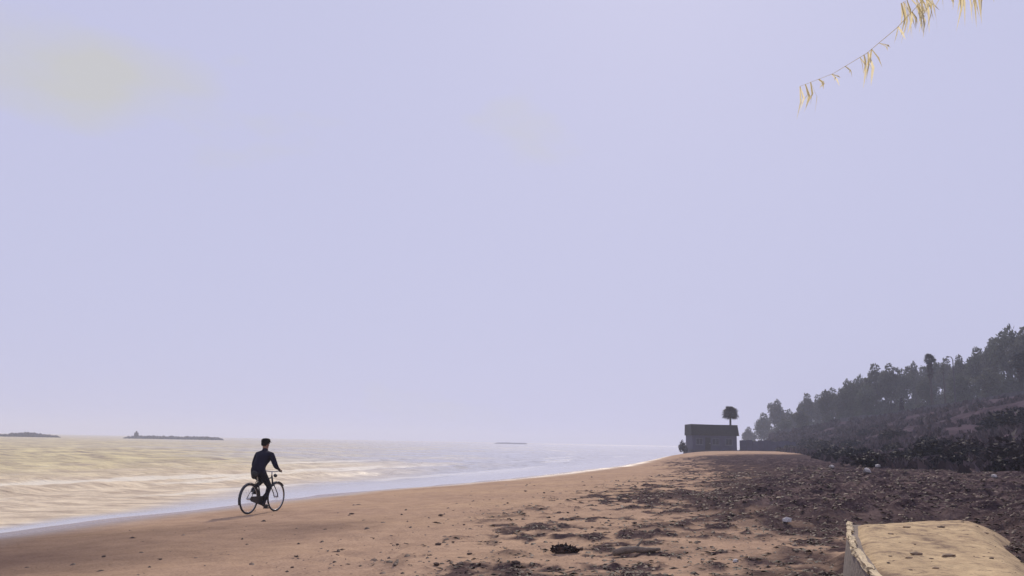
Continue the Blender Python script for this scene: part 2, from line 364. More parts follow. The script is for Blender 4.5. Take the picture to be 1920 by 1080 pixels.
def sea_z(x, y):
    s = -shore_s(x, y); d = np.hypot(x, y)
    amp = sstep(1.5, 9, s) * np.exp(-np.maximum(d - 60, 0) / 160)
    ph = s * 1.25 + 3.5 * (fbm(x * 0.05, y * 0.05, 61, 2)) + 0.0 * x
    sw = np.sin(ph) ; sw = np.where(sw > 0, sw ** 1.6, -0.6 * np.abs(sw))
    sw2 = np.sin(s * 2.6 + 5 * fbm(x * 0.12, y * 0.12, 63, 2))
    z = 1.7 * amp * (0.055 * sw * (0.4 + 1.1 * vnoise(x * 0.12, y * 0.06, 66)) + 0.022 * sw2 + 0.12 * (fbm(x * 0.8, y * 1.1, 71, 3) - 0.5))
    return z
sxp = steps(0, 6000, lambda v: max(0.22, 0.02 * v)); sx = np.concatenate([-sxp[1:][::-1] - 6, sxp - 6])
sy = np.concatenate([steps(-70, 5, lambda v: max(0.6, -v * 0.15)), steps(5.5, 6000, lambda v: max(0.16, 0.0085 * v))])
me, V = grid_mesh('sea', sx, sy, sea_z, M['sea'])
x, y = V[:, 0], V[:, 1]; s = -shore_s(x, y)
dep = sstep(6, 34, s + 16 * (fbm(x * 0.06, y * 0.10, 81, 3) - 0.5))
foam = np.clip(sstep(0.60, 0.70, fbm(x * 0.16, s * 0.7, 85, 5)) * sstep(2, 5, s) * (1 - sstep(20, 34, s)) * 0.85 + (1 - sstep(0.0, 0.35, s)) * 0.35, 0, 1)
wdt = np.interp(y, [15, 24, 34, 60, 110, 300, 1000], [0.35, 1.1, 3.8, 12, 45, 160, 640]); calm = sstep(0.25, 1.5, s / wdt + 0.7 * (fbm(x * 0.15, y * 0.1, 87, 3) - 0.5))
paint(me, 'depth', np.stack([dep, foam, calm, np.ones_like(x)], 1))
sea = link('sea', me); tag(sea, 'pale glittering shallow sea reaching to the horizon', 'sea', kind='structure')

# ------------------------------------------------------------------ foliage builders
def leaf_cloud(lobes, n, size, seed, flat=0.0):
    """n small leaf clumps (bent quads) spread through ellipsoid lobes; (centre, radii)"""
    rg = np.random.default_rng(seed); wts = np.array([r[0] * r[1] * r[2] for c, r in lobes]) ** 0.7; wts /= wts.sum()
    idx = rg.choice(len(lobes), n, p=wts); C = np.array([c for c, r in lobes])[idx]; RR = np.array([r for c, r in lobes])[idx]
    d = rg.normal(size=(n, 3)); d /= np.linalg.norm(d, axis=1)[:, None]
    rad = rg.uniform(0.25, 1.0, n) ** 0.45 * rg.uniform(0.84, 1.06, n)
    P = C + d * RR * rad[:, None]
    a = rg.normal(size=(n, 3)); a /= np.linalg.norm(a, axis=1)[:, None]; b = np.cross(a, rg.normal(size=(n, 3))); b /= np.linalg.norm(b, axis=1)[:, None]
    sz = size * rg.uniform(0.55, 1.35, n)[:, None]
    V = np.stack([P - a * sz * 0.5, P + b * sz * 0.33 + a * sz * 0.05, P + a * sz * 0.55, P - b * sz * 0.33], 1).reshape(-1, 3)
    F = np.arange(4 * n).reshape(n, 4)
    return V, F
def make_tree_variant(seed, mat, slim=1.0):
    """unit tree: height 1, crown half-width about 0.34; returns trunk and crown meshes"""
    rn = random.Random(seed); mb = MB()
    lean = rn.uniform(-0.03, 0.03)
    mb.tube([(0, 0, -0.06), (lean * .3, 0, .15), (lean, 0.01, .38), (lean * 1.2, 0, .68)], [.032, .025, .018, .008], 8)
    lobes = []
    nl = 8
    for k in range(nl):
        an = 2 * math.pi * k / nl + rn.uniform(-.4, .4); rr = rn.uniform(.10, .22) * slim; zz = rn.uniform(.36, .82)
        rr *= 1.15 - abs(zz - .5)
        c = (math.cos(an) * rr, math.sin(an) * rr, zz); q = rn.uniform(.10, .17)
        lobes.append((c, (q * slim, q * slim, q * rn.uniform(.75, 1.05))))
        mb.tube([(lean * .8, 0, .22 + .2 * rn.random()), (c[0] * .5, c[1] * .5, zz - .1), c], [.012, .009, .004], 5)
    lobes.append(((lean, 0, .60), (.19 * slim, .19 * slim, .26))); lobes.append(((lean, 0, .86), (.11 * slim, .11 * slim, .13)))
    lobes.append(((0, 0, .30), (.17 * slim, .17 * slim, .16)))
    for k in range(5):
        an = rn.uniform(0, 6.28); lobes.append(((math.cos(an) * .16 * slim, math.sin(an) * .16 * slim, rn.uniform(.08, .26)), (.17 * slim, .17 * slim, .14)))
    lobes.append(((0, 0, .62), (.26 * slim, .26 * slim, .24)))
    V, F = leaf_cloud(lobes, 5200, 0.046, seed)
    return mb.mesh('trunk', M['bark'], True), np_mesh('crown', V, F, mat)
TREE_VARS = [make_tree_variant(100 + k, M['leaf'] if k % 2 else M['leaf2'], (1.0, 1.15, .9, 1.25, 1.0)[k]) for k in range(5)]
ORD = ['first', 'second', 'third', 'fourth', 'fifth', 'sixth', 'seventh', 'eighth', 'ninth', 'tenth', 'eleventh', 'twelfth', 'thirteenth', 'fourteenth',
       'fifteenth', 'sixteenth', 'seventeenth', 'eighteenth', 'nineteenth', 'twentieth', 'twenty-first', 'twenty-second', 'twenty-third', 'twenty-fourth', 'twenty-fifth', 'twenty-sixth', 'twenty-seventh', 'twenty-eighth', 'twenty-ninth', 'thirtieth', 'thirty-first', 'thirty-second']
def place_tree(k, px, top, hw, Y, label, group):
    p = at(px, top, Y); base = gz(p.x, Y); h = max(p.z - base, 1.5); wd = hw / FPX * Y / 0.33
    root = empty('hillside_tree', (p.x, Y, base), random.uniform(0, 6.28))
    v = TREE_VARS[k % 5]; tr = link('trunk', v[0], root); cr = link('crown', v[1], root)
    root.scale = (wd, wd, h / 0.97); tag(root, label, 'tree', group); return root
TREES = [(1403, 801, 16, 330), (1431, 774, 20, 300), (1457, 749, 23, 280), (1481, 768, 18, 290), (1511, 737, 21, 250), (1531, 741, 19, 262), (1560, 727, 22, 245),
         (1588, 711, 22, 228), (1610, 703, 20, 216), (1640, 681, 27, 200), (1666, 682, 26, 195), (1690, 691, 21, 206), (1712, 678, 20, 212), (1745, 672, 26, 217),
         (1771, 671, 22, 204), (1799, 667, 24, 192), (1831, 651, 27, 181), (1858, 634, 29, 175), (1887, 611, 33, 165), (1922, 611, 36, 158), (1965, 600, 42, 150),
         (1622, 720, 22, 192), (1548, 731, 20, 212), (1598, 716, 22, 205), (1575, 728, 20, 208), (1500, 765, 18, 222), (1470, 785, 16, 240),  (1735, 708, 26, 178), (1800, 700, 26, 170), (1850, 690, 28, 160)]
order = sorted(range(len(TREES)), key=lambda i: TREES[i][0])
for r_, i in enumerate(order):
    lab = 'hazy grey-green tree in the hillside row, %s crown counted from the hut side' % ORD[r_]
    place_tree(i, *TREES[i], lab, 'trees in a row along the top of the bank')

# ------------------------------------------------------------------ palms
def frond_mesh(length, droop, nleaf, lw, ll, mat, seed, name='frond'):
    rn = random.Random(seed); mb = MB(); pts = []
    for i in range(9):
        t = i / 8; pts.append(Vector((length * t * (1 - 0.18 * t * droop), 0, length * (0.38 * t - 0.62 * droop * t * t))))
    mb.tube(pts, [0.022 * length / 2 * (1 - 0.85 * i / 8) for i in range(9)], 5)
    for k in range(nleaf):
        t = 0.12 + 0.88 * k / nleaf; f = t * 8; i = min(int(f), 7); p = pts[i].lerp(pts[i + 1], f - i)
        for sgn in (-1, 1):
            l = ll * (0.55 + 0.6 * math.sin(math.pi * min(1, 0.15 + t * 0.85))) * rn.uniform(.8, 1.15)
            dirv = Vector((0.55, sgn * 0.75, -0.25 - 0.35 * rn.random())).normalized(); e = p + dirv * l + Vector((0, 0, -0.22 * l))
            mpt = p + dirv * l * 0.55; wv = Vector((lw, 0, 0.2 * lw))
            mb.add([p - wv * .5, p + wv * .5, mpt + wv * .5, e, mpt - wv * .5], [(0, 1, 2, 4), (4, 2, 3)])
    return mb.mesh(name, mat)
def fan_mesh(r, seed):
    rn = random.Random(seed); mb = MB(); mb.tube([(0, 0, 0), (r * .5, 0, .08 * r)], [.02 * r, .012 * r], 5)
    for k in range(15):
        a = R(-105 + 15 * k); d = Vector((math.cos(a), math.sin(a), -0.25 * rn.random())); p = Vector((r * .5, 0, .08 * r)); side = Vector((-math.sin(a), math.cos(a), 0)) * .05 * r
        e = p + d * r * .55 + Vector((0, 0, -.14 * r)); mm = p + d * r * .34
        mb.add([p, mm + side, e, mm - side], [(0, 1, 2, 3)])
    return mb.mesh('frond', M['palm'])
FAN = [fan_mesh(1.0, k) for k in range(3)]
def fan_palm(px, top, base_py, Y, rad, skirt, label, name='fan_palm', group=None, base_z=None, nf=34):
    p = at(px, top, Y); b = gz(p.x, Y) if base_z is None else base_z; h = p.z - b - rad * 0.75
    root = empty(name, (p.x, Y, b)); mb = MB()
    pts = [(0.03 * math.sin(i * .9) * h * .1, 0, -0.3 + (h + 0.3) * i / 8) for i in range(9)]
    mb.tube(pts, [0.24 - 0.09 * i / 8 + (0.012 if i % 2 else 0) for i in range(9)], 9); mb.build('trunk', M['bark'], root, True)
    rn = random.Random(int(px))
    for k in range(nf):
        o = link('frond', FAN[k % 3], root, (pts[-1][0], 0, h)); o.rotation_euler = (rn.uniform(-.3, .3), R(-90 + 125 * (k / nf) ** 1.2 + rn.uniform(-8, 8)), k * 2.4)
        s_ = rad * rn.uniform(.85, 1.1); o.scale = (s_, s_, s_)
    if skirt:
        V, F = leaf_cloud([((pts[-1][0], 0, h - skirt * .5), (.42, .42, skirt * .55))], 260, .5, int(px)); link('dead_leaf_skirt', np_mesh('dead_leaf_skirt', V, F, M['bark']), root)
    tag(root, label, 'palm tree', group); return root
fan_palm(1742, 666, 775, 150, 1.15, 3.2, 'tall slim palm with a shaggy dark skirt standing on the bank top', group='palms on the bank top')
fan_palm(1911, 666, 745, 128, 1.5, 3.0, 'dark palm at the right edge of the photo on the bank top', group='palms on the bank top')
fan_palm(1369, 765, 840, 153, 1.5, 0.0, 'round-headed palm rising behind the beach hut', group=None, nf=64)

# street lamp and slim cypress on the promenade
p = at(1786, 669, 150); b = gz(p.x, 150); root = empty('street_lamp', (p.x, 150, b)); H = p.z - b
MB().tube([(0, 0, -.3), (0, 0, 1), (0, 0, H - .5), (-.25, 0, H - .05), (-.7, 0, H)], [.15, .12, .085, .07, .06], 8).build('pole', M['low_wall'], root, True)
MB().tube([(-.6, 0, H - .02), (-.8, 0, H - .03), (-1.1, 0, H - .06)], [.07, .16, .08], 8).build('lamp_head', M['low_wall'], root, True)
MB().tube([(0, 0, -.2), (0, 0, .35)], [.24, .2], 10).build('base', M['low_wall'], root)
tag(root, 'thin dark lamp post beside the tall slim palm on the bank', 'street lamp')
p = at(1767, 678, 156); b = gz(p.x, 156); root = empty('bare_tree', (p.x, 156, b)); H = p.z - b
MB().tube([(0, 0, -.3), (.05, 0, H * .5), (0, 0, H * .97)], [.16, .11, .03], 8).build('trunk', M['bark'], root, True)
V, F = leaf_cloud([((0, 0, H * .86), (.35, .35, H * .13))], 90, .3, 5); link('crown', np_mesh('crown', V, F, M['leaf2']), root)
tag(root, 'thin pole-like tree with a sparse top between palm and lamp post', 'tree')
p = at(1689, 742, 160); b = gz(p.x, 160); root = empty('cypress', (p.x, 160, b)); H = p.z - b
MB().tube([(0, 0, -.2), (0, 0, H * .9)], [.1, .02], 6).build('trunk', M['bark'], root)
V, F = leaf_cloud([((0, 0, H * .30), (.5, .5, H * .30)), ((0, 0, H * .6), (.4, .4, H * .34))], 500, .26, 6); link('crown', np_mesh('crown', V, F, M['scrub']), root)
tag(root, 'short narrow dark cypress at the edge of the bank top', 'tree')

# ------------------------------------------------------------------ scrub on the bank
def shrub_variant(seed, mat, n=520):
    rn = random.Random(seed); lobes = []
    for k in range(7):
        an = rn.uniform(0, 6.28); rr = rn.uniform(0, .55)
        lobes.append(((math.cos(an) * rr, math.sin(an) * rr, rn.uniform(.12, .5)), (rn.uniform(.28, .5),) * 2 + (rn.uniform(.2, .38),)))
    V, F = leaf_cloud(lobes, n, .15, seed); V[:, 2] = np.maximum(V[:, 2], -.08)
    return np_mesh('shrub', V, F, mat)
SHRUBS = [shrub_variant(300 + k, M['scrub'] if k % 3 else M['scrub2'], 900) for k in range(6)]
def shrub(x, y, r, h, label, group, k):
    o = link('shrub', SHRUBS[k % 6], None, (x, y, gz(x, y) - .05)); o.scale = (r, r * random.uniform(.85, 1.15), h); o.rotation_euler[2] = random.uniform(0, 6.28)
    tag(o, label, 'shrub', group); return o
k = 0
BIG = [(1888, 868, 2.2, 1.6, 'largest dark bush on the bank, by the right edge of the photo'), (1905, 800, 3.0, 1.9, 'broad dark bush higher on the bank near the right edge'),
       (1702, 868, 1.5, 1.0, 'black-looking bush at the bank foot above the two pale stones'), (1640, 872, 1.6, .85, 'low wide dark bush at the left end of the bank-foot thicket'),
       (1778, 880, 1.5, .95, 'dark bush straight above the concrete slab, at the bank foot'), (1752, 852, 1.8, 1.1, 'dark bush in the middle of the bank-foot thicket'),
       (1830, 850, 1.7, 1.1, 'dark bush left of the largest bush on the bank'), (1540, 842, 2.6, 1.6, 'dark round bush near the left end of the bank'),
       (1592, 840, 2.4, 1.3, 'dark round bush beside another on the left half of the bank'), (1684, 822, 2.4, 1.5, 'lone dark bush halfway up the bank under the cypress')]
for px, py, r, h, lab in BIG:
    g = at_ground(px, py); shrub(g.x, g.y, r, h, lab, None, k); k += 1
rn = random.Random(42); placed = 0
while placed < 96:
    y = 34 + 170 * rn.random() ** 1.7; xf, xt = np.interp(y, FTY, FTX), np.interp(y, TPY, TPX); t = rn.random() ** 2.4
    x = xf + (xt - xf) * t + rn.uniform(-.5, .5); q = y
    if x / q > 0.66: continue
    sz = rn.uniform(.5, 1.3) * (1 + y / 170) * (1.1 - .5 * t)
    where = 'foot' if t < .3 else ('middle' if t < .65 else 'upper part')
    shrub(x, y, sz, sz * rn.uniform(.45, .75), 'small dark scrub bush on the %s of the bank, one of many' % where, 'scrub bushes on the %s of the bank' % where, placed); placed += 1
for px, Y in [(1475, 206), (1512, 196), (1560, 186), (1600, 176), (1655, 166), (1708, 158), (1733, 153), (1815, 142), (1838, 138), (1878, 132), (1892, 130), (1440, 214)]:
    xt = float(np.interp(Y, TPY, TPX)); x = at(px, 780, Y).x
    shrub(x, Y, rn.uniform(1.3, 2.2), rn.uniform(.9, 1.7), 'dark bush on the rim at the very top of the bank', 'bushes along the rim of the bank', placed); placed += 1
# low ground cover of the bank: nobody could count it
rg = np.random.default_rng(5); n = 30000
yy = 30 + 190 * rg.random(n) ** 2; tt = rg.random(n) ** 1.9; fx_, tx_ = np.interp(yy, FTY, FTX), np.interp(yy, TPY, TPX)
xx = fx_ + (tx_ - fx_) * tt - 1.5 * rg.random(n); keep = (xx / yy < .68) & (fbm(xx * .35, yy * .12, 91, 3) > .43); xx, yy = xx[keep], yy[keep]; n = len(xx)
zz = ground_z(xx, yy); hh = (0.10 + 0.22 * rg.random(n)) * (1 + yy / 90); an = rg.random(n) * 6.28; wd = hh * (0.35 + .5 * rg.random(n)); ln = rg.normal(size=(n, 2)) * .4 * hh[:, None]
A = np.stack([xx - np.cos(an) * wd, yy - np.sin(an) * wd, zz - .03], 1); B = np.stack([xx + np.cos(an) * wd, yy + np.sin(an) * wd, zz - .03], 1); Cc = np.stack([xx + ln[:, 0], yy + ln[:, 1], zz + hh], 1)
gc = link('ground_cover', np_mesh('ground_cover', np.stack([A, B, Cc], 1).reshape(-1, 3), np.arange(3 * n).reshape(n, 3), M['cover'])); tag(gc, 'dry dark ground cover over the bank', 'ground cover', kind='stuff')

# ------------------------------------------------------------------ buildings
def window(parent, cx, y, cz, w_, h_, frame, glass):
    f = MB(); t = .09
    f.box(cx - w_ / 2 - t, y - .07, cz - h_ / 2 - t, cx + w_ / 2 + t, y, cz - h_ / 2); f.box(cx - w_ / 2 - t, y - .07, cz + h_ / 2, cx + w_ / 2 + t, y, cz + h_ / 2 + t)
    f.box(cx - w_ / 2 - t, y - .07, cz - h_ / 2, cx - w_ / 2, y, cz + h_ / 2); f.box(cx + w_ / 2, y - .07, cz - h_ / 2, cx + w_ / 2 + t, y, cz + h_ / 2); f.box(cx - .03, y - .06, cz - h_ / 2, cx + .03, y, cz + h_ / 2)
    o = f.build('window', frame, parent); MB().box(cx - w_ / 2, y - .03, cz - h_ / 2, cx + w_ / 2, y - .004, cz + h_ / 2).build('pane', glass, o)
    MB().box(cx - w_ / 2 - .15, y - .16, cz - h_ / 2 - t - .07, cx + w_ / 2 + .15, y, cz - h_ / 2 - t).build('sill', frame, o)
# beach hut
a, c = at(1297, 841, 150), at(1383, 840, 150); W = c.x - a.x; top = at(1297, 795, 150).z; b = min(gz(a.x + 1, 150), gz(c.x, 152)) - .3
hut = empty('beach_hut', (a.x, 150, b)); D = 5.5; zb = a.z - b - .15; H = top - b
MB().box(-.3, -.9, -.6, W + .5, D + .3, zb).build('plinth', M['low_wall'], hut)
zr = zb + 2.35
MB().box(.12, 0, zb, W - .1, D, zr).build('wall', M['wall_blue'], hut)
rf = MB(); o_ = .25; i_ = .1
rv = [(-o_ + .2, -o_, zr), (W + o_, -o_, zr), (W + o_, D + o_, zr), (-o_ + .2, D + o_, zr), (i_ - .12, -.12, H), (W + .02, -.12, H - .1), (W + .02, D + .1, H - .1), (i_ - .12, D + .1, H)]
rf.add(rv, [(0, 3, 2, 1), (0, 1, 5, 4), (1, 2, 6, 5), (2, 3, 7, 6), (3, 0, 4, 7), (4, 5, 6, 7)])
roof = rf.build('roof', M['roof_dark'], hut)
for q in range(7):                                                     # overlapping shingle courses on the seaward face
    z0 = zr + (H - zr) * q / 7; y0 = -o_ + .13 * q / 7; MB().box(-o_ + .17 + .03 * q, y0 - .05, z0, W + o_ - .035 * q, y0 + .05, z0 + (H - zr) / 7 * .8).build('shingle_course', M['roof_dark'], roof)
for wx in (1.3, 4.0, 6.2): window(hut, wx, -.004, zb + 1.35, 1.0, .9, M['trim'], M['glass'])
dr = MB().box(2.25, -.06, zb, 3.15, -.004, zb + 2.0).build('door', M['roof_dark'], hut); MB().tube([(3.02, -.12, zb + .95), (3.02, -.12, zb + 1.15)], .03, 6).build('handle', M['steel'], dr)
tag(hut, 'dark square beach hut with heavy flat-topped roof at the point', 'hut')
g = at(1280, 842, 148); o = link('shrub', SHRUBS[1], None, (g.x, 148, g.z - .35)); o.scale = (1.0, 1.0, 2.2); tag(o, 'upright dark bush at the seaward end of the beach hut', 'shrub')
# the sandy knoll that carries the hut's end and the bush
lw = empty('low_wall', (c.x + .7, 151, gz(c.x + 4, 151) - .2)); n_ = 9
for q in range(n_): MB().box(q * 1.05, 0, 0, q * 1.05 + 1.0, .35, 1.9 + .1 * math.sin(q * 2.1)).build('panel', M['wall_blue'], lw)
MB().box(-.1, -.06, -.4, n_ * 1.05 + .1, .42, .35).build('footing', M['low_wall'], lw)
tag(lw, 'low blue-grey wall running inland from the beach hut', 'wall')
# low wall segments along the rim of the bank
rim = empty('rim_wall', (0, 0, 0)); q = 0; yv = 112.0
while yv < 218:
    y2 = yv + 3.0; x0, x1 = np.interp(yv, TPY, TPX) + 1.2, np.interp(y2, TPY, TPX) + 1.2; z0 = min(gz(x0, yv), gz(x1, y2)) - .3
    d = Vector((x1 - x0, y2 - yv, 0)).normalized(); nrm = Vector((-d.y, d.x, 0)) * .18; A = Vector((x0, yv, z0)); B = Vector((x1, y2, z0)) - d * .05; up = Vector((0, 0, 1.15))
    MB().add([A - nrm, B - nrm, B + nrm, A + nrm, A - nrm + up, B - nrm + up, B + nrm + up, A + nrm + up], [(0, 3, 2, 1), (4, 5, 6, 7), (0, 1, 5, 4), (1, 2, 6, 5), (2, 3, 7, 6), (3, 0, 4, 7)]).build('panel', M['low_wall'], rim)
    yv = y2
tag(rim, 'low dark wall along the rim of the bank below the trees', 'wall')

# ------------------------------------------------------------------ breakwaters on the horizon
def breakwater(pts, h, wd, label, seed, beacon=None, gaps=0.0):
    root = empty('breakwater', (pts[0][0], pts[0][1], 0)); rn = random.Random(seed); mb = MB(); P0 = Vector((pts[0][0], pts[0][1], 0)); P1 = Vector((pts[1][0], pts[1][1], 0)); Ln = (P1 - P0).length
    n = int(Ln / 1.6); nr = Vector((-(P1 - P0).y, (P1 - P0).x, 0)).normalized()
    for i in range(n):
        t = i / n; hh = h * (0.75 + 0.35 * math.sin(t * 9 + seed) * gaps + 0.15 * rn.random()) * min(1, 8 * min(t, 1 - t) + .45)
        for j in range(4):
            q = (P1 - P0) * (t + rn.uniform(-.5, .5) / n) + nr * rn.uniform(-wd, wd); rr = rn.uniform(.8, 1.5); z = rn.uniform(-.2, max(hh - rr * .6, .1))
            mb.blob((q.x, q.y, z), (rr, rr, rr * .7), rn.randint(0, 9999), .2, 1)
        q = (P1 - P0) * t; mb.blob((q.x, q.y, hh * .3), (1.6, 1.6, hh * .7), rn.randint(0, 9999), .15, 1)
    o = mb.build('boulder_pile', M['rock'], root); tag(o, kind='stuff')
    if beacon:
        q = (P1 - P0) * beacon; bc = MB().tube([(q.x, q.y, h * .6), (q.x, q.y, h + 1.0), (q.x, q.y, h + 1.1), (q.x, q.y, h + 1.9)], [1.3, 1.1, .5, .35], 10).build('beacon', M['rock'], root)
    tag(root, label, 'breakwater'); return root
breakwater([(-262, 455), (-226, 452)], 2.3, 2.0, 'dark rock breakwater on the horizon at the left edge of the photo', 3, gaps=.7)
breakwater([(-212, 498), (-165, 520)], 2.3, 2.0, 'long dark rock breakwater on the horizon left of the cyclist', 4, beacon=.10)
breakwater([(-14, 1000), (20, 1000)], 1.9, 2.0, 'faint low breakwater on the bright horizon right of the cyclist', 5)

# ------------------------------------------------------------------ concrete slab at the lower right
sl_ = empty('concrete_slab', (3.4, 8.0, gz(3.4, 8.0)))
o0 = Vector(sl_.location)
def G(x, y, z): return (x - o0.x, y - o0.y, z - o0.z)
TOPL = [(2.36, 5.3, 1.06), (2.66, 6.7, 1.10), (2.98, 7.9, 1.15), (3.28, 8.8, 1.19), (3.58, 9.6, 1.24)]
TOPR = [(3.15, 5.2, 1.04), (3.82, 6.8, 1.09), (4.42, 8.2, 1.15), (4.98, 9.5, 1.20), (5.50, 10.7, 1.24)]
bodyv = []; 
for (x0, y0, z0), (x1, y1, z1) in zip(TOPL, TOPR): x1, y1 = x0 + (x1 - x0) * .72, y0 + (y1 - y0) * .72; bodyv += [G(x0, y0, z0 - .03), G(x1, y1, z1 - .09), G(x1 + .02, y1, .3), G(x0 - .13, y0 + .03, .3)]
fs = []
for i in range(4):
    for j in range(4): a_, b_ = i * 4 + j, i * 4 + (j + 1) % 4; fs.append((a_, b_, b_ + 4, a_ + 4))
fs += [(3, 2, 1, 0), (16, 17, 18, 19)]
MB().add(bodyv, fs).build('body', M['concrete'], sl_)
# loose sand lying on the slab
ns, nt_ = 70, 60; V = []; 
tl = np.linspace(0, 1, ns)
for a_ in tl:
    f = a_ * 4; i = min(int(f), 3); q = f - i; l = [TOPL[i][k_] * (1 - q) + TOPL[i + 1][k_] * q for k_ in range(3)]; r__ = [TOPR[i][k_] * (1 - q) + TOPR[i + 1][k_] * q for k_ in range(3)]
    for b_ in np.linspace(0, 1, nt_):
        e = 0.16 * (vnoise(np.array([a_ * 6.]), np.array([3.]), 4)[0] - .3); bb = .04 + (0.96 + e + .22) * b_
        X = l[0] + (r__[0] - l[0]) * bb; Y = l[1] + (r__[1] - l[1]) * bb + (.22 * math.sin(b_ * 3.14) * a_ ** 8); Z = l[2] + (r__[2] - l[2]) * bb
        ed = min(1, b_ * 8, (1 - b_) * 6, (1 - a_) * 8 + .0); Z += -.06 * (1 - ed) ** 2 - .24 * max(0, 1 - (1 - b_) * 3.5) ** 1.2 + .045 * ed * (fbm(np.array([X * 2.]), np.array([Y * 2.]), 8, 3)[0] - .35) + .032 * ed * (fbm(np.array([X * 7.]), np.array([Y * 5.]), 18, 2)[0] - .5)
        V.append(G(X, Y, Z))
i = (np.arange(ns - 1)[:, None] * nt_ + np.arange(nt_ - 1)[None, :]).ravel()
link('sand_layer', np_mesh('sand_layer', np.array(V), np.stack([i, i + 1, i + nt_ + 1, i + nt_], 1), M['slab'], True), sl_)
# broken kerb stones along the left edge
CUTS = [0, .09, .21, .29, .42, .50, .61, .70, .83, .92, 1.0]
for i in range(10):
    a0, a1 = CUTS[i], CUTS[i + 1] - .004
    def P_(t):
        f = t * 4; k_ = min(int(f), 3); q = f - k_; return Vector([TOPL[k_][c_] * (1 - q) + TOPL[k_ + 1][c_] * q for c_ in range(3)])
    A, B = P_(a0), P_(a1); rk_ = random.Random(50 + i); wv = Vector((.035 + .025 * rk_.random(), -.01, 0)); hz_ = (.012 + .012 * rk_.random()) * (1 if i < 7 else .4)
    off = Vector((-.012 + .008 * rk_.random(), 0, 0)); up = Vector((0, 0, hz_)); dn = Vector((0, 0, -.035))
    vv = [A + off + dn, A + off + wv + dn, B + off + wv + dn, B + off + dn, A + off + up, A + off + wv + up * .6, B + off + wv + up * .5, B + off + up * .9]
    kb = bmesh.new(); bv = [kb.verts.new(G(*v)) for v in vv]
    for f in [(0, 3, 2, 1), (4, 5, 6, 7), (0, 1, 5, 4), (1, 2, 6, 5), (2, 3, 7, 6), (3, 0, 4, 7)]: kb.faces.new([bv[j] for j in f])
    bmesh.ops.subdivide_edges(kb, edges=kb.edges[:], cuts=3, use_grid_fill=True)
    for v in kb.verts: v.co += Vector((rk_.uniform(-.010, .010), rk_.uniform(-.012, .012), rk_.uniform(-.008, .004)))
    km = bpy.data.meshes.new('kerb_stone'); kb.to_mesh(km); kb.free(); km.materials.append(M['kerb']); link('kerb_stone', km, sl_)
fg = MB(); rq = random.Random(91)
for q in range(60):
    vi = rq.randrange(ns * nt_); p_ = V[vi]
    if vi % nt_ < 5: continue
    r2 = .006 + .034 * rq.random() ** 3; fg.blob((p_[0], p_[1], p_[2] + r2 * .2), (r2 * rq.uniform(.8, 2.2), r2, r2 * .5), q, .25, 1)
tag(fg.build('fragments', M['fragment'], sl_), kind='stuff')
tag(sl_, 'sand-covered concrete slab with a pale broken edge at the lower right', 'concrete slab')

# ------------------------------------------------------------------ stones, driftwood, seaweed
STONE = [MB().blob((0, 0, 0), (.75, .6, .42), 900 + k_, .28, 1).mesh('stone', M['stone_dark'], False) for k_ in range(4)]
PALE = [MB().blob((0, 0, 0), (.8, .6, .5), 950 + k_, .28, 1).mesh('pale_stone', M['stone_pale'], False) for k_ in range(3)]
for k_, (px, py, r_, lab) in enumerate([(1475, 980, .10, 'white stone among the dark debris left of the concrete slab'), (1380, 1056, .06, 'small white stone among the debris near the bottom edge'),
        (1560, 879, .20, 'pale stone at the bank foot, leftmost of the row of pale stones'), (1625, 888, .24, 'brightest pale stone at the foot of the dark bushes'), (1647, 878, .22, 'dull pale stone just right of the brightest one'),
        (1838, 880, .20, 'pale stone at the bank foot, left one of a close pair'), (1866, 879, .20, 'pale stone at the bank foot, right one of a close pair'), (1864, 896, .15, 'small pale stone just below the close pair')]):
    g = at_ground(px, py); o = link('pale_stone', PALE[k_ % 3], None, (g.x, g.y, g.z + r_ * .35)); o.scale = (r_, r_, r_); o.rotation_euler[2] = k_ * 1.3; tag(o, lab, 'stone', 'pale stones')
for k_, (px, py, r_) in enumerate([(826, 968, .10), (745, 1022, .05), (822, 1023, .08), (938, 1000, .05), (952, 944, .06), (985, 922, .08), (1020, 925, .10), (880, 1040, .06), (968, 1058, .08), (818, 1062, .09), (700, 1010, .04),
        (1065, 962, .06), (930, 1018, .05), (850, 1018, .05), (1090, 1032, .06), (660, 965, .10), (753, 966, .06), (1190, 982, .07), (1260, 985, .06), (1215, 950, .06), (870, 985, .05), (1010, 1005, .05), (548, 1065, .04), (300, 1050, .06), (195, 1045, .06), (905, 1066, .05), (1110, 990, .06)]):
    g = at_ground(px, py); o = link('stone', STONE[k_ % 4], None, (g.x, g.y, g.z + r_ * .2)); q_ = r_ * (.55 + .35 * ((k_ * 37) % 10) / 10); o.scale = (q_ * 1.3, q_, q_ * .8); o.rotation_euler[2] = k_ * 1.9
    tag(o, 'small dark stone lying on the open brown sand', 'stone', 'dark stones scattered on the sand')
g = at_ground(1053, 1037); cl = empty('seaweed_clump', (g.x, g.y, g.z)); V, F = leaf_cloud([((0, 0, .05), (.15, .09, .05)), ((.13, .05, .03), (.1, .06, .04))], 300, .06, 77)
link('strands', np_mesh('strands', V, F, M['seaweed']), cl); MB().blob((0, 0, .02), (.11, .07, .035), 4, .25, 2).build('core', M['stone_dark'], cl); tag(cl, 'dark round seaweed clump on the sand near the bottom edge', 'seaweed')
g0, g1 = at_ground(1150, 1046), at_ground(1238, 1034); dw = empty('driftwood', g0); d = g1 - g0
mb = MB().tube([d * t_ + Vector((0, .02 * math.sin(t_ * 7), .045 + .02 * math.sin(t_ * 5))) for t_ in (0, .2, .45, .7, 1)], [.035, .045, .04, .033, .018], 8)
